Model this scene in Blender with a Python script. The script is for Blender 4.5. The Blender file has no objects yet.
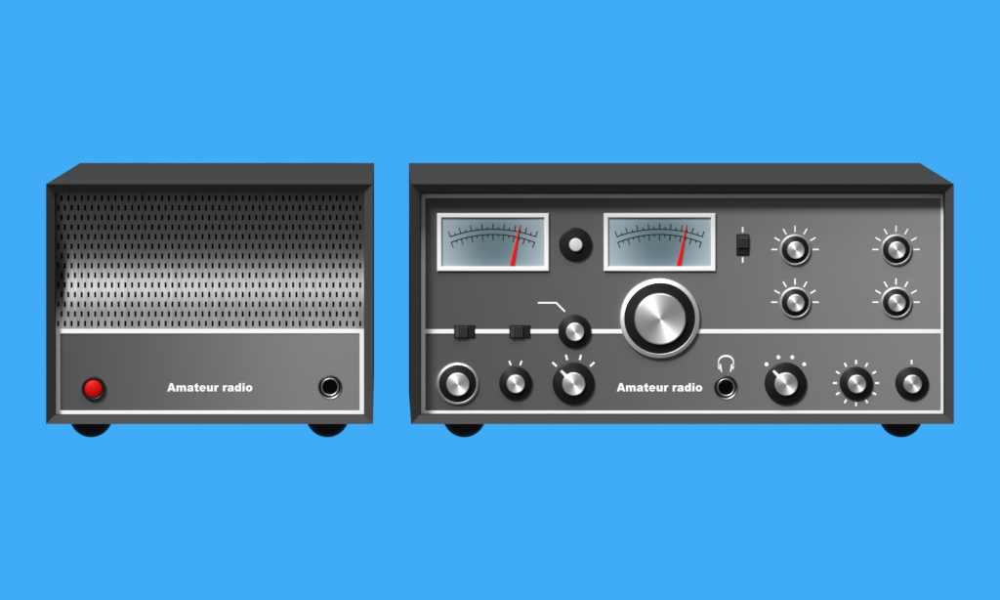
import bpy, math, random
from mathutils import Vector

# ---------------------------------------------------------------- scene
scene = bpy.context.scene
C = bpy.context.collection
S = 0.0008                 # metres per unit (one unit is about one photo pixel at the cabinet fronts)
CAM = (380.0, -90.0)       # where the lens axis meets the front plane, in units
DIST = 3750.0              # lens to front plane, in units
random.seed(4)

def at(x, y, d=0.0):
    """front-plane reading (x, y) carried to depth d behind the cabinet fronts"""
    k = (DIST + d) / DIST
    return CAM[0] + (x - CAM[0]) * k, CAM[1] + (y - CAM[1]) * k

def W(x, y, d=0.0):
    return Vector(((x - 500.0) * S, d * S, (300.0 - y) * S))

# ---------------------------------------------------------------- materials
def new_mat(name):
    m = bpy.data.materials.new(name); m.use_nodes = True
    nt = m.node_tree
    return m, nt, nt.nodes['Principled BSDF']

def grain(nt, b, base, amount, scale, rough=None, rough_amt=0.0, stretch=(1, 1, 1)):
    """tiny colour and gloss variation, as in sprayed or rubbed surfaces"""
    tc = nt.nodes.new('ShaderNodeTexCoord'); mp = nt.nodes.new('ShaderNodeMapping')
    mp.inputs['Scale'].default_value = stretch
    no = nt.nodes.new('ShaderNodeTexNoise'); no.inputs['Scale'].default_value = scale
    no.inputs['Detail'].default_value = 4
    nt.links.new(tc.outputs['Object'], mp.inputs['Vector']); nt.links.new(mp.outputs[0], no.inputs['Vector'])
    mr = nt.nodes.new('ShaderNodeMapRange')
    mr.inputs['From Min'].default_value = .3; mr.inputs['From Max'].default_value = .7
    mr.inputs['To Min'].default_value = 1 - amount; mr.inputs['To Max'].default_value = 1 + amount
    nt.links.new(no.outputs['Fac'], mr.inputs['Value'])
    vm = nt.nodes.new('ShaderNodeVectorMath'); vm.operation = 'SCALE'
    vm.inputs[0].default_value = base[:3]
    nt.links.new(mr.outputs[0], vm.inputs['Scale']); nt.links.new(vm.outputs[0], b.inputs['Base Color'])
    if rough is not None and rough_amt:
        mr2 = nt.nodes.new('ShaderNodeMapRange')
        mr2.inputs['From Min'].default_value = .3; mr2.inputs['From Max'].default_value = .7
        mr2.inputs['To Min'].default_value = rough - rough_amt; mr2.inputs['To Max'].default_value = rough + rough_amt
        nt.links.new(no.outputs['Fac'], mr2.inputs['Value']); nt.links.new(mr2.outputs[0], b.inputs['Roughness'])

def plain(name, col, rough=.5, metal=0, spec=.5, amount=.03, scale=900):
    m, nt, b = new_mat(name)
    c = col if isinstance(col, tuple) else (col, col, col)
    b.inputs['Base Color'].default_value = (*c, 1)
    b.inputs['Roughness'].default_value = rough
    b.inputs['Metallic'].default_value = metal
    b.inputs['Specular IOR Level'].default_value = spec
    if amount: grain(nt, b, c, amount, scale)
    return m

M = {}
M['cabinet'] = plain('cabinet_paint', .053, 1.0, spec=0, amount=.05, scale=1500)
M['white'] = plain('white_enamel', .72, .45, spec=.3, amount=.015)
M['mark'] = plain('white_print', .78, .6, spec=.1, amount=0)
M['ink'] = plain('black_print', (.012, .016, .02), .7, spec=.1, amount=0)
M['black'] = plain('black_phenolic', .005, .38, spec=.24, amount=.06)
M['rubber'] = plain('black_rubber', .008, .6, spec=.25, amount=.1)
M['hole'] = plain('dark_cavity', .002, .9, spec=.0, amount=0)
M['slider'] = plain('ribbed_black_plastic', .032, .45, spec=.3, amount=.05)
M['slot'] = plain('slot_black', .003, .6, spec=.2, amount=0)
M['chrome'] = plain('satin_chrome', .92, .5, metal=1, amount=.03)
M['ivory'] = plain('pale_plastic_button', .50, .3, spec=.5, amount=.02)
M['red_lamp'] = plain('red_plastic', (.52, .001, .001), .5, spec=.12, amount=.02)
M['needle'] = plain('red_needle', (.78, .0, .0), .5, spec=.1, amount=0)
M['backing'] = plain('dark_backing', .004, .95, spec=0, amount=0)

def tilt_shaded(name, width, cx_obj, tilt0, tilt1, albedo, rough, spec, metal=0.0):
    """satin grey front plate, flat; shading normals tilted so brightness grades left to right"""
    m, nt, b = new_mat(name)
    b.inputs['Roughness'].default_value = rough
    b.inputs['Specular IOR Level'].default_value = spec
    b.inputs['Metallic'].default_value = metal
    grain(nt, b, (albedo,) * 3, .03, 1400)
    tc = nt.nodes.new('ShaderNodeTexCoord'); sp = nt.nodes.new('ShaderNodeSeparateXYZ')
    nt.links.new(tc.outputs['Object'], sp.inputs[0])
    mr = nt.nodes.new('ShaderNodeMapRange')
    mr.inputs['From Min'].default_value = -width / 2 * S; mr.inputs['From Max'].default_value = width / 2 * S
    mr.inputs['To Min'].default_value = tilt0; mr.inputs['To Max'].default_value = tilt1
    nt.links.new(sp.outputs['X'], mr.inputs['Value'])
    cb = nt.nodes.new('ShaderNodeCombineXYZ'); nt.links.new(mr.outputs[0], cb.inputs['X'])
    cb.inputs['Z'].default_value = .19
    ge = nt.nodes.new('ShaderNodeNewGeometry')
    ad = nt.nodes.new('ShaderNodeVectorMath'); ad.operation = 'ADD'
    nt.links.new(ge.outputs['Normal'], ad.inputs[0]); nt.links.new(cb.outputs[0], ad.inputs[1])
    nn = nt.nodes.new('ShaderNodeVectorMath'); nn.operation = 'NORMALIZE'
    nt.links.new(ad.outputs[0], nn.inputs[0]); nt.links.new(nn.outputs[0], b.inputs['Normal'])
    return m
PANEL_P = dict(albedo=.034, rough=.42, spec=.82)
M['panel_small'] = tilt_shaded('satin_grey_plate_small', 310, 0, .20, -.23, **PANEL_P)
M['panel_large'] = tilt_shaded('satin_grey_plate_large', 525, 0, .14, -.24, **PANEL_P)

def spun():
    m, nt, b = new_mat('spun_aluminium')
    b.inputs['Metallic'].default_value = 1
    b.inputs['Roughness'].default_value = .42
    b.inputs['Anisotropic'].default_value = .66
    b.inputs['Anisotropic Rotation'].default_value = .25
    tg = nt.nodes.new('ShaderNodeTangent'); tg.direction_type = 'RADIAL'; tg.axis = 'Y'
    nt.links.new(tg.outputs[0], b.inputs['Tangent'])
    # turning rings: a fine radial ripple in the tone
    tc = nt.nodes.new('ShaderNodeTexCoord'); mp = nt.nodes.new('ShaderNodeMapping')
    mp.inputs['Scale'].default_value = (1, 0, 1)
    ln = nt.nodes.new('ShaderNodeVectorMath'); ln.operation = 'LENGTH'
    nt.links.new(tc.outputs['Object'], mp.inputs[0]); nt.links.new(mp.outputs[0], ln.inputs[0])
    no = nt.nodes.new('ShaderNodeTexNoise'); no.noise_dimensions = '1D'
    no.inputs['Scale'].default_value = 1800; no.inputs['Detail'].default_value = 3
    nt.links.new(ln.outputs['Value'], no.inputs['W'])
    mr = nt.nodes.new('ShaderNodeMapRange'); mr.inputs['To Min'].default_value = .84; mr.inputs['To Max'].default_value = 1.0
    nt.links.new(no.outputs['Fac'], mr.inputs['Value'])
    cb = nt.nodes.new('ShaderNodeCombineColor')
    for k in range(3): nt.links.new(mr.outputs[0], cb.inputs[k])
    nt.links.new(cb.outputs[0], b.inputs['Base Color'])
    return m
M['spun'] = spun()

def grille_mat():
    m, nt, b = new_mat('brushed_grille_metal')
    b.inputs['Metallic'].default_value = 1
    b.inputs['Roughness'].default_value = .37
    b.inputs['Anisotropic Rotation'].default_value = .25
    b.inputs['Anisotropic'].default_value = .75
    ge = nt.nodes.new('ShaderNodeNewGeometry'); ad = nt.nodes.new('ShaderNodeVectorMath'); ad.operation = 'ADD'
    ad.inputs[1].default_value = (0, 0, .265)      # shading normals leaned upward to place the highlight band
    nn = nt.nodes.new('ShaderNodeVectorMath'); nn.operation = 'NORMALIZE'
    nt.links.new(ge.outputs['Normal'], ad.inputs[0]); nt.links.new(ad.outputs[0], nn.inputs[0]); nt.links.new(nn.outputs[0], b.inputs['Normal'])
    cz = nt.nodes.new('ShaderNodeCombineXYZ'); cz.inputs['Z'].default_value = 1
    nt.links.new(cz.outputs[0], b.inputs['Tangent'])
    tc = nt.nodes.new('ShaderNodeTexCoord'); mp = nt.nodes.new('ShaderNodeMapping')
    mp.inputs['Scale'].default_value = (1, .01, .01)
    no = nt.nodes.new('ShaderNodeTexNoise'); no.inputs['Scale'].default_value = 700; no.inputs['Detail'].default_value = 5
    nt.links.new(tc.outputs['Object'], mp.inputs[0]); nt.links.new(mp.outputs[0], no.inputs['Vector'])
    mr = nt.nodes.new('ShaderNodeMapRange')
    mr.inputs['From Min'].default_value = .3; mr.inputs['From Max'].default_value = .7
    mr.inputs['To Min'].default_value = .066; mr.inputs['To Max'].default_value = .102
    nt.links.new(no.outputs['Fac'], mr.inputs['Value'])
    cb = nt.nodes.new('ShaderNodeCombineColor')
    for k in range(3): nt.links.new(mr.outputs[0], cb.inputs[k])
    nt.links.new(cb.outputs[0], b.inputs['Base Color'])
    return m
M['grille'] = grille_mat()

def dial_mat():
    """dial card: base colour slate in the middle, paler towards the ends of the card"""
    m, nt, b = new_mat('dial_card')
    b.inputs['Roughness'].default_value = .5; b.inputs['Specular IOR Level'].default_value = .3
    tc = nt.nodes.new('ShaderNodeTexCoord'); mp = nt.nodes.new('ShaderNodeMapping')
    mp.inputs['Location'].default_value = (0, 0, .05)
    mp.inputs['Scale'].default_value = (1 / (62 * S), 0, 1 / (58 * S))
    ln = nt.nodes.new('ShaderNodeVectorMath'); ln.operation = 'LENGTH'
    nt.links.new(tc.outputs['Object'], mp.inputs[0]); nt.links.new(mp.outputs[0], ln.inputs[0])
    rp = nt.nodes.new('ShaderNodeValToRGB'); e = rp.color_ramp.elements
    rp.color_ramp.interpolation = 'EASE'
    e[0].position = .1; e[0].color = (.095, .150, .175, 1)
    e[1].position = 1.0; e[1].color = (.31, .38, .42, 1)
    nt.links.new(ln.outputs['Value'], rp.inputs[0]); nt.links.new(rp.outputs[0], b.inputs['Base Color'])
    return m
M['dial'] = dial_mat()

# ---------------------------------------------------------------- mesh helpers
class MB:
    def __init__(s): s.v = []; s.f = []; s.sm = []
    def add(s, vs, fs, smooth=False):
        o = len(s.v); s.v += [Vector(v) for v in vs]
        for f in fs: s.f.append([i + o for i in f]); s.sm.append(smooth)
        return s
    def box(s, x0, x1, y0, y1, d0, d1):
        """front face at d0 (nearer the lens), back at d1; y runs down as in the photo"""
        vs = [(x0, y0, d0), (x1, y0, d0), (x1, y1, d0), (x0, y1, d0), (x0, y0, d1), (x1, y0, d1), (x1, y1, d1), (x0, y1, d1)]
        return s.add(vs, [(0, 3, 2, 1), (4, 5, 6, 7), (0, 1, 5, 4), (1, 2, 6, 5), (2, 3, 7, 6), (3, 0, 4, 7)])
    def prism(s, pts, d0, d1):
        n = len(pts)
        vs = [(x, y, d0) for x, y in pts] + [(x, y, d1) for x, y in pts]
        fs = [tuple(range(n)), tuple(range(2 * n - 1, n - 1, -1))]
        fs += [(i, i + n, (i + 1) % n + n, (i + 1) % n) for i in range(n)]
        return s.add(vs, fs)
    def stroke(s, a, b, w0, w1, d0, d1):
        dx, dy = b[0] - a[0], b[1] - a[1]; L = math.hypot(dx, dy); nx, ny = -dy / L / 2, dx / L / 2
        return s.prism([(a[0] + nx * w0, a[1] + ny * w0), (b[0] + nx * w1, b[1] + ny * w1),
                        (b[0] - nx * w1, b[1] - ny * w1), (a[0] - nx * w0, a[1] - ny * w0)], d0, d1)
    def band(s, pts, w, d0, d1):
        """mitred ribbon through pts; w a width or a list of widths"""
        n = len(pts); ws = w if isinstance(w, (list, tuple)) else [w] * n
        L, R = [], []
        for i, p in enumerate(pts):
            a = pts[max(i - 1, 0)]; b = pts[min(i + 1, n - 1)]
            if 0 < i < n - 1:
                u = Vector((p[0] - a[0], p[1] - a[1])).normalized(); v = Vector((b[0] - p[0], b[1] - p[1])).normalized()
                t = (u + v).normalized(); m = 1 / max(.4, t.dot(u))
            else:
                t = Vector((b[0] - a[0], b[1] - a[1])).normalized(); m = 1
            h = ws[i] / 2 * m
            L.append((p[0] - t.y * h, p[1] + t.x * h)); R.append((p[0] + t.y * h, p[1] - t.x * h))
        for i in range(n - 1):
            s.prism([L[i], L[i + 1], R[i + 1], R[i]], d0, d1)
        return s
    def lathe(s, chains, c=(0, 0), n=64):
        """chains: lists of (radius, depth); smooth inside a chain, sharp between chains"""
        for ch in chains:
            vs, fs = [], []
            for r, d in ch:
                for k in range(n):
                    a = 2 * math.pi * k / n
                    vs.append((c[0] + r * math.cos(a), c[1] + r * math.sin(a), d))
            for j in range(len(ch) - 1):
                for k in range(n):
                    k2 = (k + 1) % n
                    fs.append((j * n + k, j * n + k2, (j + 1) * n + k2, (j + 1) * n + k))
            s.add(vs, fs, True)
        return s
    def disc(s, r, d, c=(0, 0), n=64):
        return s.add([(c[0] + r * math.cos(2 * math.pi * k / n), c[1] + r * math.sin(2 * math.pi * k / n), d) for k in range(n)], [tuple(range(n))])
    def build(s, name, mat, parent=None, org=(0, 0, 0), fix=True):
        """org: the parent's origin in photo units; meshes stay local to it"""
        vs = [((x - org[0]) * S, (d - org[2]) * S, -(y - org[1]) * S) for x, y, d in s.v]
        me = bpy.data.meshes.new(name); me.from_pydata(vs, [], s.f)
        for p, sm in zip(me.polygons, s.sm): p.use_smooth = sm
        me.materials.append(mat)
        if fix:
            import bmesh
            bm = bmesh.new(); bm.from_mesh(me); bmesh.ops.recalc_face_normals(bm, faces=bm.faces); bm.to_mesh(me); bm.free()
        me.update()
        o = bpy.data.objects.new(name, me); C.objects.link(o)
        if parent is not None: o.parent = parent
        return o

def empty(name, x, y, d, parent=None, porg=(0, 0, 0)):
    o = bpy.data.objects.new(name, None); C.objects.link(o); o.empty_display_size = .01
    if parent is None: o.location = W(x, y, d)
    else:
        o.parent = parent; o.location = ((x - porg[0]) * S, (d - porg[2]) * S, -(y - porg[1]) * S)
    return o

def copy_tree(o, parent):
    c = o.copy(); C.objects.link(c); c.parent = parent
    for ch in list(o.children): copy_tree(ch, c)
    return c

# ---------------------------------------------------------------- depths (units behind the front plane)
LIP = 10.0       # where the sloped bezel ends
PD = 34.0        # face of the recessed plate

# ---------------------------------------------------------------- cabinet
def cabinet(x0, x1, bx0, bx1, by, D, root, org):
    y0, y1, w = 184.0, 424.0, 9.0
    ix0, ix1, iy0, iy1 = x0 + w, x1 - w, y0 + w, y1 - 9.0
    m = MB()
    o_ = [(x0, y0, 0), (x1, y0, 0), (x1, y1, 0), (x0, y1, 0)]
    cn = [(ix0, iy0), (ix1, iy0), (ix1, iy1), (ix0, iy1)]
    i_ = [(*at(x, y, LIP), LIP) for x, y in cn]
    j_ = [(*at(x, y, PD), PD + 20) for x, y in cn]
    b_ = [(bx0, by, D), (bx1, by, D), (bx1, y1, D), (bx0, y1, D)]
    m.add(o_ + i_ + j_ + b_, [(k, (k + 1) % 4, 4 + (k + 1) % 4, 4 + k) for k in range(4)]
          + [(4 + k, 4 + (k + 1) % 4, 8 + (k + 1) % 4, 8 + k) for k in range(4)]
          + [(k, (k + 1) % 4, 12 + (k + 1) % 4, 12 + k) for k in range(4)] + [(12, 13, 14, 15), (8, 9, 10, 11)])
    c = m.build('cabinet', M['cabinet'], root, org)
    bv = c.modifiers.new('edge', 'BEVEL'); bv.width = .45 * S; bv.segments = 2; bv.limit_method = 'ANGLE'; bv.angle_limit = math.radians(20)
    return c

def foot(px, root, org):
    x, yb = at(px, 437.0, 34); y0 = 424.0
    R = 21.9; h = yb - y0
    m = MB(); n = 48; prof = []
    for k in range(13):
        a = math.acos(min(1, (R - h) / R)) * (1 - k / 12)
        prof.append((R * math.sin(a), y0 + R * math.cos(a) - (R - h)))
    vs, fs = [], []
    for r, y in prof:
        for k in range(n):
            t = 2 * math.pi * k / n; vs.append((x + r * math.cos(t), y, 34 + r * math.sin(t)))
    for j in range(len(prof) - 1):
        for k in range(n):
            fs.append((j * n + k, j * n + (k + 1) % n, (j + 1) * n + (k + 1) % n, (j + 1) * n + k))
    m.add(vs, fs, True)
    return m.build('foot', M['rubber'], root, org)

def bevel(o, w=.5, seg=2):
    b = o.modifiers.new('edge', 'BEVEL'); b.width = w * S; b.segments = seg; b.limit_method = 'ANGLE'; b.angle_limit = math.radians(35)
    return o

# ---------------------------------------------------------------- knob pieces (local units: depth 0 = plate, negative towards viewer)
def arc_edge(r, d, e, n=5, start=0):
    """rounded rim: from the side (r, d+e) over to the face (r-e, d)"""
    return [(r - e + e * math.cos(math.pi / 2 * k / n), d + e - e * math.sin(math.pi / 2 * k / n)) for k in range(n + 1)]

def cap(r, d_base, h, knob, name='cap'):
    m = MB(); f = d_base - h; e = .9 if r < 15 else 1.3
    rim = arc_edge(r, f, e)
    m.lathe([[(r, d_base), (r, f + e)] + rim[1:]], n=96)
    m.lathe([[(r - e, f), ((r - e) * .66, f), ((r - e) * .33, f), (.12, f)]], n=96)
    return m.build(name, M['spun'], knob)

def skirt(r, r_in, h, knob, slope=1.8):
    m = MB()
    m.lathe([[(r, 0), (r, -h + 1.2 + slope)] + [(x, y + slope) for x, y in arc_edge(r, -h, 1.2)][1:], [(r - 1.2, -h + slope), (r_in, -h)], [(r_in, -h), (.2, -h)]], n=96)
    return m.build('skirt', M['black'], knob)

def ring(r, r_in, h, knob):
    m = MB(); w = r - r_in
    m.lathe([[(r, 0), (r, -h + 2.0), (r - .25, -h + 1.4), (r - .7, -h + 1.1)], [(r - .7, -h + 1.1), (r_in + .5, -h)],
             [(r_in + .5, -h), (r_in + .1, -h + .25), (r_in, -h + .8), (r_in, -h * .3)]], n=96)
    return m.build('trim_ring', M['chrome'], knob)

def knob_at(px, py, root, org, label=None):
    x, y = at(px, py, PD)
    k = empty('knob', x, y, PD, root, org)
    if label: k['label'] = label
    return k

def plain_knob(k):      # black skirt, small spun cap
    skirt(16.6, 8.6, 6.0, k); cap(9.2, -5.8, 3.6, k)
def ringed_knob(k):     # satin ring round a wide skirt
    ring(21.1, 18.7, 5.0, k); skirt(18.7, 11, 6.4, k, 1.4); cap(11.6, -6.2, 3.8, k)
def small_ringed_knob(k):
    ring(15.7, 13.6, 5.0, k); skirt(13.8, 8.2, 6.0, k, 1.4); cap(8.7, -5.8, 3.4, k)
def pointer_knob(k):
    skirt(21.0, 11, 6.4, k); cap(11.6, -6.2, 3.8, k)
    m = MB(); a = math.radians(226)
    p0 = (10.4 * math.cos(a), 10.4 * math.sin(a)); p1 = (18.3 * math.cos(a), 18.3 * math.sin(a))
    m.stroke(p0, p1, 3.4, 2.5, -8.4, -5.4)
    bevel(m.build('pointer', M['white'], k), .3)
def tuning_knob(k):
    ring(40.3, 35.6, 7.0, k); skirt(35.6, 24, 7.6, k, 1.6); cap(25.7, -7.4, 5.0, k)
def push_button(k):
    skirt(16.6, 5.5, 5.4, k, 1.2)
    m = MB(); m.lathe([[(6.7, -5.0), (6.7, -8.2)] + arc_edge(6.7, -9.6, 1.4)[1:] + [(3.5, -10.0), (.1, -10.1)]], n=64)
    m.build('cap', M['ivory'], k)

# ---------------------------------------------------------------- printed marks on the plate
MD = (PD - .35, PD + .2)   # print stands a hair proud of the plate
def mk(x, y): return at(x, y, PD)

def radial_marks(m, c, angs, r0, r1, w):
    for a in angs:
        t = math.radians(a)
        p = mk(c[0] + r0 * math.cos(t), c[1] - r0 * math.sin(t)); q = mk(c[0] + r1 * math.cos(t), c[1] - r1 * math.sin(t))
        m.stroke(p, q, w, w, *MD)

def smooth_outline(pts, n=6):
    """pts: (x, y) smooth or (x, y, 1) corner; Catmull-Rom between corners"""
    out, N = [], len(pts)
    for i in range(N):
        p1, p2 = pts[i], pts[(i + 1) % N]
        p0 = pts[i - 1] if len(p1) < 3 else p1
        p3 = pts[(i + 2) % N] if len(p2) < 3 else p2
        if len(p1) == 3 and len(p2) == 3: out.append(p1[:2]); continue
        for k in range(n):
            t = k / n
            out.append(tuple(.5 * (2 * p1[a] + (p2[a] - p0[a]) * t + (2 * p0[a] - 5 * p1[a] + 4 * p2[a] - p3[a]) * t * t
                                   + (3 * p1[a] - p0[a] - 3 * p2[a] + p3[a]) * t ** 3) for a in (0, 1)))
    return out
def ell(cx, cy, rx, ry, a0=0, a1=360, n=28):
    full = abs(a1 - a0) == 360
    return [(cx + rx * math.cos(math.radians(a0 + (a1 - a0) * k / n)), cy + ry * math.sin(math.radians(a0 + (a1 - a0) * k / n))) for k in range(n if full else n + 1)]
def P(*p): return [(x, y, 1) for x, y in p]
GLYPH = {
 'A': (778, [P((5, 0), (274, 716), (510, 716), (777, 0), (549, 0), (512, 118), (261, 118), (226, 0)), P((308, 273), (463, 273), (386, 531))]),
 'm': (1000, [[(62, 0, 1), (62, 519, 1), (246, 519, 1), (246, 443, 1), (315, 510), (405, 531), (495, 508), (546, 443, 1), (615, 512), (715, 531),
               (880, 480), (938, 320), (938, 0, 1), (738, 0, 1), (738, 290, 1), (722, 352), (668, 380), (615, 350), (600, 280, 1), (600, 0, 1), (400, 0, 1),
               (400, 290, 1), (384, 352), (331, 380), (278, 350), (262, 280, 1), (262, 0, 1)]]),
 'a': (667, [[(58, 365, 1), (120, 480), (330, 531), (520, 495), (588, 390), (592, 320), (594, 130), (620, 0, 1), (430, 0, 1), (416, 60, 1), (330, 5), (220, -12),
              (85, 30), (38, 145), (85, 245), (200, 295), (330, 318), (397, 342, 1), (380, 400), (320, 415), (268, 395), (246, 347, 1)],
             [(397, 240, 1), (310, 215), (242, 190), (228, 148), (275, 106), (350, 125), (394, 190)]]),
 't': (444, [[(304, 716, 1), (102, 612, 1), (102, 519, 1), (20, 519, 1), (20, 373, 1), (102, 373, 1), (102, 180, 1), (125, 50), (250, -12), (340, -8), (432, 14, 1),
              (416, 152, 1), (355, 140), (310, 158), (304, 210, 1), (304, 373, 1), (416, 373, 1), (416, 519, 1), (304, 519, 1)]]),
 'e': (667, [[q + (1,) for q in ell(333, 260, 297, 272, -12, 326, 40)] + [(420, 150, 1), (385, 118), (335, 106), (270, 130), (236, 205, 1)],
             [(236, 314, 1), (262, 385), (333, 412), (404, 385), (430, 314, 1)]]),
 'u': (667, [[(605, 519, 1), (405, 519, 1), (405, 260, 1), (390, 165), (325, 135), (272, 160), (260, 225, 1), (260, 519, 1), (60, 519, 1), (60, 190, 1), (100, 45),
              (245, -12), (350, 12), (420, 80, 1), (420, 0, 1), (605, 0, 1)]]),
 'r': (444, [[(62, 0, 1), (62, 519, 1), (248, 519, 1), (248, 434, 1), (300, 508), (375, 531), (475, 500, 1), (412, 352, 1), (345, 366), (278, 325), (262, 180, 1), (262, 0, 1)]]),
 'd': (667, [[(605, 716, 1), (405, 716, 1), (405, 465, 1), (340, 515), (255, 531), (105, 465), (36, 255), (100, 55), (255, -12), (350, 12), (420, 75, 1), (420, 0, 1), (605, 0, 1)],
             ell(320, 258, 84, 122)]),
 'i': (333, [P((66, 0), (66, 519), (266, 519), (266, 0)), P((66, 582), (66, 716), (266, 716), (266, 582))]),
 'o': (667, [ell(333, 260, 300, 272), ell(333, 260, 98, 138)]),
 ' ': (333, []),
}
def lettering(text, x0, x1, y_top, y_base, parent, org):
    """heavy grotesque capitals and lower case, drawn here glyph by glyph"""
    (X0, YB), (X1, YT) = mk(x0, y_base), mk(x1, y_top)
    tot = sum(GLYPH[c][0] for c in text) - 40
    sx, sy = (X1 - X0) / tot, (YB - YT) / 716
    cu = bpy.data.curves.new('lettering', 'CURVE'); cu.dimensions = '2D'; cu.fill_mode = 'BOTH'; cu.extrude = .15 * S
    pen = 0
    for c in text:
        adv, loops = GLYPH[c]
        for lp in loops:
            pts = smooth_outline(lp); sp = cu.splines.new('POLY'); sp.points.add(len(pts) - 1); sp.use_cyclic_u = True
            for q, (x, y) in zip(sp.points, pts):
                q.co = ((X0 + (pen + x) * sx - org[0]) * S, -(YB - y * sy - org[1]) * S, 0, 1)
        pen += adv
    o = bpy.data.objects.new('lettering', cu); C.objects.link(o)
    bpy.context.view_layer.update()
    me = bpy.data.meshes.new_from_object(o.evaluated_get(bpy.context.evaluated_depsgraph_get()))
    bpy.data.objects.remove(o)
    for v in me.vertices: v.co = (v.co.x, (MD[0] - org[2]) * S - v.co.z, v.co.y)
    me.materials.clear(); me.materials.append(M['mark'])
    ob = bpy.data.objects.new('lettering', me); C.objects.link(ob); ob.parent = parent
    return ob

def jack(px, py, root, org):
    x, y = at(px, py, PD)
    j = empty('headphone_jack', x, y, PD, root, org)
    m = MB()  # satin washer dished into the plate
    m.lathe([[(12.0, 0), (12.0, -1.2)], [(12.0, -1.2), (10.2, -.1)]]); m.build('washer', M['washer'], j)
    m = MB(); m.lathe([[(10.5, -.35), (8.6, -.35)]]); m.build('insulator', M['hole'], j)
    m = MB(); m.lathe([[(9.2, -.3), (9.2, -1.4), (8.9, -2.0), (8.3, -2.1), (7.6, -1.5), (7.2, -.4), (7.0, .4)]]); m.build('bushing', M['bush'], j)
    m = MB(); m.disc(8.0, -.42); m.build('socket_hole', M['hole'], j)
    return j
M['washer'] = plain('dull_steel_washer', .18, .38, metal=1, amount=.04)
M['bush'] = plain('dark_steel_bushing', .42, .35, metal=1, amount=.04)

def set_recess(d):
    """depth of the plate behind the cabinet front, and of the print and trim on it"""
    global PD, MD, TD
    PD = d; MD = (d - .35, d + .2); TD = d - 1.2
# ================================================================= SPEAKER UNIT
set_recess(22.0)
SO = (209.5, 424.0, 0.0)
spk = empty('external_speaker', *SO)
spk['label'] = 'small dark grey speaker cabinet with perforated metal grille and red button'
spk['category'] = 'speaker'
cabinet(46, 373, 46.3, 373.4, 191.4, 420, spk, SO)
foot(91.2, spk, SO); foot(327.5, spk, SO)

# lower plate
def plate(x0, x1, y0, y1, root, org, mat, name='front_panel'):
    cx, cy = (x0 + x1) / 2, (y0 + y1) / 2
    m = MB(); m.box(x0, x1, y0, y1, PD, PD + 3)
    o = m.build(name, mat, root, (cx, cy, PD))
    o.location = ((cx - org[0]) * S, (PD - org[2]) * S, -(cy - org[1]) * S)
    return o, (cx, cy, PD)

def frame_strip(m, x0, x1, y0, y1, w, d0, d1):
    """rectangular frame of four butted bars between outer (x0,x1,y0,y1)"""
    m.box(x0, x1, y0, y0 + w, d0, d1); m.box(x0, x1, y1 - w, y1, d0, d1)
    m.box(x0, x0 + w, y0 + w, y1 - w, d0, d1); m.box(x1 - w, x1, y0 + w, y1 - w, d0, d1)

def ring_frame(x0, x1, y0, y1, w, d0, d1):
    m = MB(); q = lambda a, b, c, e, d: [(a, c, d), (b, c, d), (b, e, d), (a, e, d)]
    O, I = q(x0, x1, y0, y1, d0), q(x0 + w, x1 - w, y0 + w, y1 - w, d0)
    O2, I2 = q(x0, x1, y0, y1, d1), q(x0 + w, x1 - w, y0 + w, y1 - w, d1)
    m.add(O + I + O2 + I2, sum([[(k, (k + 1) % 4, 4 + (k + 1) % 4, 4 + k), (8 + k, 8 + (k + 1) % 4, 12 + (k + 1) % 4, 12 + k),
          (k, (k + 1) % 4, 8 + (k + 1) % 4, 8 + k), (4 + k, 4 + (k + 1) % 4, 12 + (k + 1) % 4, 12 + k)] for k in range(4)], []))
    return m

lx0, ly0 = at(55.6, 329.0, TD); lx1, ly1 = at(364.2, 415.1, TD)
pan_s, PS = plate(lx0 - 1, lx1 + 3, ly0 + 1, ly1 + 3, spk, SO, M['panel_small'])
bevel(ring_frame(lx0, lx1, ly0, ly1, 4.6, TD, PD + .5).build('trim_frame', M['white'], spk, SO), .35)

# grille: concave perforated sheet, staggered slots
def make_grille():
    gx0, gx1 = 54.0, 365.5; gy0, gy1 = 191.5, 329.6
    pitch, hw = 6.711 / 2, 1.05
    cols = [58.25 + k * pitch for k in range(91)]
    rows = [198.25 + k * 9.64 for k in range(14)]; hh = 2.75
    xs, ys = [gx0], [gy0]
    for c in cols: xs += [c - hw, c + hw]
    for r in rows: ys += [r - hh, r + hh]
    xs.append(gx1); ys.append(gy1)
    fine_y = []                                      # split tall cells so that the bow stays smooth
    for a, b in zip(ys[:-1], ys[1:]): fine_y.append((a, b))
    def dep(y):
        t = (y - (gy0 + gy1) / 2) / ((gy1 - gy0) / 2)
        return PD + .5 - 11.7 * t * t + 10.6
    def bx(x, y): d = dep(y); X, Y = at(x, y, d); return (X, Y, d)
    m = MB(); ny, nx = len(ys), len(xs)
    vs = [bx(x, y) for y in ys for x in xs]; fs = []; walls = []
    for j in range(ny - 1):
        for i in range(nx - 1):
            hole = (i % 2 == 1) and (j % 2 == 1)
            if hole:
                c, r = (i - 1) // 2, (j - 1) // 2
                hole = (c % 2 == 0) if r % 2 == 1 else (c % 2 == 1)
            if hole: walls.append((j * nx + i, j * nx + i + 1, (j + 1) * nx + i + 1, (j + 1) * nx + i)); continue
            fs.append((j * nx + i, (j + 1) * nx + i, (j + 1) * nx + i + 1, j * nx + i + 1))
    m.add(vs, fs, True)
    for q in walls:
        a = [Vector(vs[k]) for k in q]; b = [v + Vector((0, 0, 1.2)) for v in a]
        m.add(a + b, [(k, (k + 1) % 4, 4 + (k + 1) % 4, 4 + k) for k in range(4)])
    g = m.build('grille', M['grille'], spk, SO, fix=False)
    return g
grille = make_grille()
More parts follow.
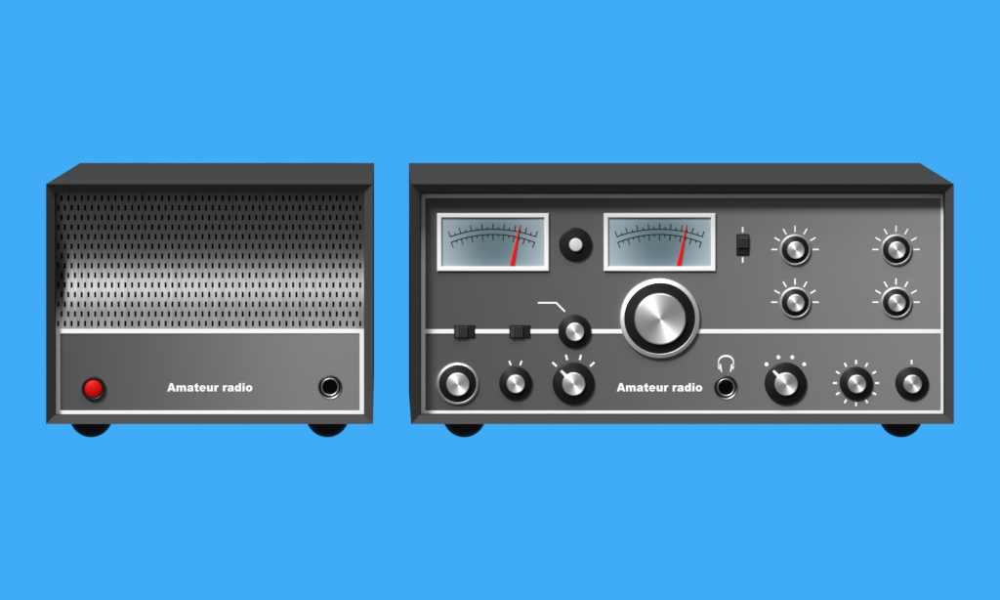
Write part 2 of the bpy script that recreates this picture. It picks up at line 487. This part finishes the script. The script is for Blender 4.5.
m = MB(); m.box(55.5, 364.5, 193.2, 329, PD + 16, PD + 18); m.build('grille_backing', M['backing'], spk, SO)

# push button
x, y = at(93.7, 388.2, PD); pb = empty('push_button', x, y, PD, spk, SO)
m = MB(); m.lathe([[(12.0, 0), (12.0, -3.6)] + arc_edge(12.0, -4.6, 1.0)[1:] + [(9.1, -4.6), (9.0, -3.0)]]); m.build('collar', M['black'], pb)
m = MB(); m.lathe([[(8.9, -2.0), (8.9, -4.4)] + [(8.9 * math.cos(t), -4.4 - 3.2 * math.sin(t)) for t in [math.pi / 2 * k / 10 for k in range(1, 10)]] + [(.1, -7.6)]]); m.build('cap', M['red_lamp'], pb)
jack(330.0, 386.8, spk, SO)
lettering('Amateur radio', 167.2, 252.4, 383.0, 391.3, pan_s, PS)

# ================================================================= RECEIVER
set_recess(36.0)
RO = (682.5, 424.0, 0.0)
rx = empty('radio_receiver', *RO)
rx['label'] = 'wide dark grey radio receiver with two meters and many knobs, right of the speaker cabinet'
rx['category'] = 'radio'
cabinet(411, 954, 410.8, 953.9, 178.9, 235, rx, RO)
foot(464.2, rx, RO); foot(900.7, rx, RO)
tx0, ty0 = at(420.9, 193.9, TD); tx1, ty1 = at(945.2, 415.0, TD)
pan_l, PL = plate(tx0 - 1, tx1 + 3, ty0 - 1, ty1 + 3, rx, RO, M['panel_large'])
tf = ring_frame(tx0, tx1, ty0, ty1, 4.4, TD, PD + .5)
bevel(tf.build('trim_frame', M['white'], rx, RO), .35)
a, b = at(0, 329.3, TD)[1], at(0, 333.7, TD)[1]
m = MB(); m.box(tx0 + 4.2, tx1 - 4.2, a, b, TD + .05, PD + .5); bevel(m.build('trim_strip', M['white'], rx, RO), .35)

# knobs
def group_knobs(fn, spots):
    first = knob_at(*spots[0], rx, RO); fn(first)
    for px, py in spots[1:]:
        k = copy_tree(first, rx); x, y = at(px, py, PD)
        k.location = ((x - RO[0]) * S, (PD - RO[2]) * S, -(y - RO[1]) * S)
    return first
group_knobs(plain_knob, [(515.5, 382.9), (574.6, 331.0), (856.0, 383.0), (911.6, 383.0)])
group_knobs(ringed_knob, [(457.7, 383.2)])
group_knobs(small_ringed_knob, [(795.0, 249.5), (896.0, 249.5), (795.0, 302.2), (896.0, 302.2)])
group_knobs(pointer_knob, [(573.3, 382.9), (785.3, 383.0)])
tk = knob_at(659.4, 317.8, rx, RO); tk.name = 'tuning_knob'; tuning_knob(tk)
bk = knob_at(575.4, 244.2, rx, RO); bk.name = 'push_button'; push_button(bk)
jack(725.8, 387.2, rx, RO)

# printed scales round the knobs (on the plate)
def marks(fn):
    m = MB(); fn(m); return m.build('tick_marks', M['mark'], pan_l, PL)
for c in [(795.0, 249.5), (896.0, 249.5), (795.0, 302.2), (896.0, 302.2)]:
    marks(lambda m: radial_marks(m, c, range(0, 181, 30), 17.6, 23.8, 1.5))
marks(lambda m: radial_marks(m, (856.0, 383.0), range(0, 360, 30), 18.9, 23.1, 2.0))
def seg(m, *ls, w=1.9):
    for x0, y0, x1, y1 in ls: m.stroke(mk(x0, y0), mk(x1, y1), w, w, *MD)
marks(lambda m: seg(m, (911.6, 359.8, 911.6, 364.2), w=1.8))
marks(lambda m: seg(m, (509.2, 360.8, 510.8, 365.2), (521.7, 360.8, 520.1, 365.2), w=1.8))
marks(lambda m: seg(m, (552.4, 362.2, 556.7, 366.3), (565.9, 354.8, 567.2, 359.9), (581.0, 354.8, 579.7, 359.9), (594.3, 362.2, 590.0, 366.3), w=2.1))
def dots(m):
    for px, py in [(766.5, 364.2), (778.4, 357.2), (792.3, 357.2), (804.2, 364.2)]:
        c = mk(px, py); m.prism([(c[0] + 2.0 * math.cos(t * math.pi / 12), c[1] + 2.0 * math.sin(t * math.pi / 12)) for t in range(24)], *MD)
marks(dots)
marks(lambda m: seg(m, (742.7, 226.9, 742.7, 232.4), w=1.7)); marks(lambda m: seg(m, (742.7, 257.2, 742.7, 262.6), w=1.7))
m = MB(); m.band([mk(537.9, 302.8), mk(556.2, 302.8), mk(565.0, 311.6)], 1.7, *MD); m.build('filter_mark', M['mark'], pan_l, PL)

# headphone symbol
def headphones(m):
    cx = 726.0
    pts, ws = [], []
    for k in range(21):
        t = math.pi + math.pi * k / 20
        pts.append(mk(cx + 7.5 * math.cos(t), 361.9 + 6.1 * math.sin(t))); ws.append(1.0 + 1.1 * math.sin(math.pi * k / 20))
    pts = [mk(cx - 7.2, 366.5)] + pts + [mk(cx + 7.2, 366.5)]; ws = [1.0] + ws + [1.0]
    m.band(pts, ws, *MD)
    for s in (-1, 1):
        m.stroke(mk(cx + s * 7.6, 364.4), mk(cx + s * 6.9, 369.2), 1.7, 1.5, *MD)
        m.stroke(mk(cx + s * 5.9, 364.2), mk(cx + s * 4.5, 371.9), 1.9, 1.3, *MD)
m = MB(); headphones(m); m.build('headphone_symbol', M['mark'], pan_l, PL)
lettering('Amateur radio', 616.7, 702.2, 383.0, 391.3, pan_l, PL)

# slide switches
def slide_switch(px, py, vertical):
    x, y = at(px, py, PD)
    s = empty('slide_switch', x, y, PD, rx, RO)
    hx, hy = 10.6, 6.4
    def bx(m, u0, u1, v0, v1, d0, d1):
        if vertical: m.box(v0, v1, u0, u1, d0, d1)
        else: m.box(u0, u1, v0, v1, d0, d1)
    m = MB(); bx(m, -hx, hx, -hy, hy, -1.8, 0.2)
    b_ = m.build('housing', M['slot'], s); bevel(b_, .3)
    m = MB()
    bx(m, -9.6, 3.0, -5.5, 5.5, -3.2, -1.4)
    for k in range(5): bx(m, -4.6 + k * 1.55, -3.75 + k * 1.55, -5.3, 5.3, -5.4, -3.0)
    bx(m, -9.4, -5.5, -5.3, 5.3, -5.4, -3.0)
    m.build('slider', M['slider'], s)
    m = MB(); bx(m, 3.9, 9.6, -5.5, 5.5, -2.4, -1.4); m.build('slot_floor', M['slot2'], s)
    return s
M['slot2'] = plain('slot_floor_black', .006, .6, spec=.2, amount=0)
slide_switch(464.5, 331.4, False); slide_switch(519.8, 331.4, False); slide_switch(742.7, 244.6, True)

# meters
FD = PD - 3.0
def make_meter(px, py):
    x, y = at(px, py, PD)
    mt = empty('meter', x, y, PD, rx, RO)
    hx, hy, w = 56.4, 29.2, 4.6
    # frame: flat outer border, sloping in at the inner edge
    m = MB()
    def q(a, b, d): return [(-a, -b, d), (a, -b, d), (a, b, d), (-a, b, d)]
    L = [q(hx, hy, .2), q(hx, hy, -3.0), q(hx - .7, hy - .7, -3.7), q(hx - w + .9, hy - w + .9, -3.7), q(hx - w, hy - w, -2.9), q(hx - w, hy - w, 2.0)]
    vs = sum(L, []); fs = []
    for i in range(len(L) - 1):
        for k in range(4): fs.append((4 * i + k, 4 * i + (k + 1) % 4, 4 * i + 4 + (k + 1) % 4, 4 * i + 4 + k))
    m.add(vs, fs).build('frame', M['white'], mt)
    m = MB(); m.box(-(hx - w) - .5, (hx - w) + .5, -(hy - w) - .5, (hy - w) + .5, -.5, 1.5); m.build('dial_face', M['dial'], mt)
    m = MB(); dd = (-.8, -.4)
    def arc(R, ytop, half, n=8):
        A = math.asin(half / R); f = lambda t, r: (r * math.sin(t), ytop + R - r * math.cos(t))
        m.band([f(-A + 2 * A * k / 32, R) for k in range(33)], .9, *dd)
        return A, f
    R = 125.5; A, f = arc(R, -13.0, 43.0)
    for k in range(17):
        t = -A + 2 * A * k / 16; m.stroke(f(t, R - .4), f(t, R + (5.8 if k % 2 == 0 else 2.6)), .95 if k % 2 == 0 else .85, .95 if k % 2 == 0 else .85, *dd)
    R = 114.8; A, f = arc(R, -7.7, 42.1)
    for k in range(17):
        t = -A + 2 * A * k / 16; m.stroke(f(t, R + .4), f(t, R - (5.8 if k % 2 == 0 else 2.6)), .95, .95, *dd)
    m.build('scale', M['ink'], mt)
    m = MB(); m.stroke((19.2, 24.3), (27.3, -18.2), 4.0, .35, -2.3, -1.7); m.build('needle', M['needle'], mt)
    return mt
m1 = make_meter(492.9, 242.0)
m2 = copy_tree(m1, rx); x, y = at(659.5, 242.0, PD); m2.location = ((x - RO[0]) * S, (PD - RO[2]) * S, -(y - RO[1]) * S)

# ================================================================= BACKDROP
BD = 25000.0
m = MB(); cx, cy = at(500, 300, BD); h = 24000
m.add([(cx - h, cy - h, BD), (cx + h, cy - h, BD), (cx + h, cy + h, BD), (cx - h, cy + h, BD)], [(0, 1, 2, 3)])
mb = plain('blue_backdrop_paper', (.053, .419, .962), 1.0, spec=0, amount=0)
bd = m.build('backdrop', mb, None, (500, 300, 0), fix=False)
bd['kind'] = 'structure'

# ================================================================= CAMERA
cam = bpy.data.cameras.new('camera'); co = bpy.data.objects.new('camera', cam); C.objects.link(co)
co.location = W(CAM[0], CAM[1], -DIST); co.rotation_euler = (math.radians(90), 0, 0)
cam.sensor_width = 36; cam.lens = 36 * DIST / 1000.0
cam.shift_x = (500 - CAM[0]) / 1000; cam.shift_y = -(300 - CAM[1]) / 1000
cam.clip_end = 200; cam.clip_start = .1
scene.camera = co

# ================================================================= LIGHT
def aim(o, d): o.rotation_euler = Vector(d).to_track_quat('-Z', 'Y').to_euler()
SUN_E = 3.75
sl = bpy.data.lights.new('key_lamp', 'SUN'); sl.energy = SUN_E; sl.angle = math.radians(14)
so = bpy.data.objects.new('key_lamp', sl); C.objects.link(so); aim(so, (.5, 1, -.8)); so.location = (-1, -2, 1.5)

def area(name, loc, target, sx, sy, power):
    l = bpy.data.lights.new(name, 'AREA'); l.shape = 'RECTANGLE'; l.size = sx; l.size_y = sy; l.energy = power
    o = bpy.data.objects.new(name, l); C.objects.link(o); o.location = loc
    aim(o, Vector(target) - Vector(loc)); return o
area('overhead_softbox', (0, -1.4, 2.55), (0, 0, 0), 3.0, .8, 54)
area('front_fill', (-.6, -3.6, .6), (0, 0, 0), 2.2, 2.2, 12)  # added fill lamp behind the camera, brightens the metal caps

w = bpy.data.worlds.new('World'); scene.world = w; w.use_nodes = True
bg = w.node_tree.nodes['Background']; bg.inputs[0].default_value = (1, 1, 1, 1); bg.inputs[1].default_value = .09

scene.view_settings.view_transform = 'Standard'; scene.view_settings.look = 'None'
scene.view_settings.exposure = 0; scene.view_settings.gamma = 1
scene.cycles.max_bounces = 6
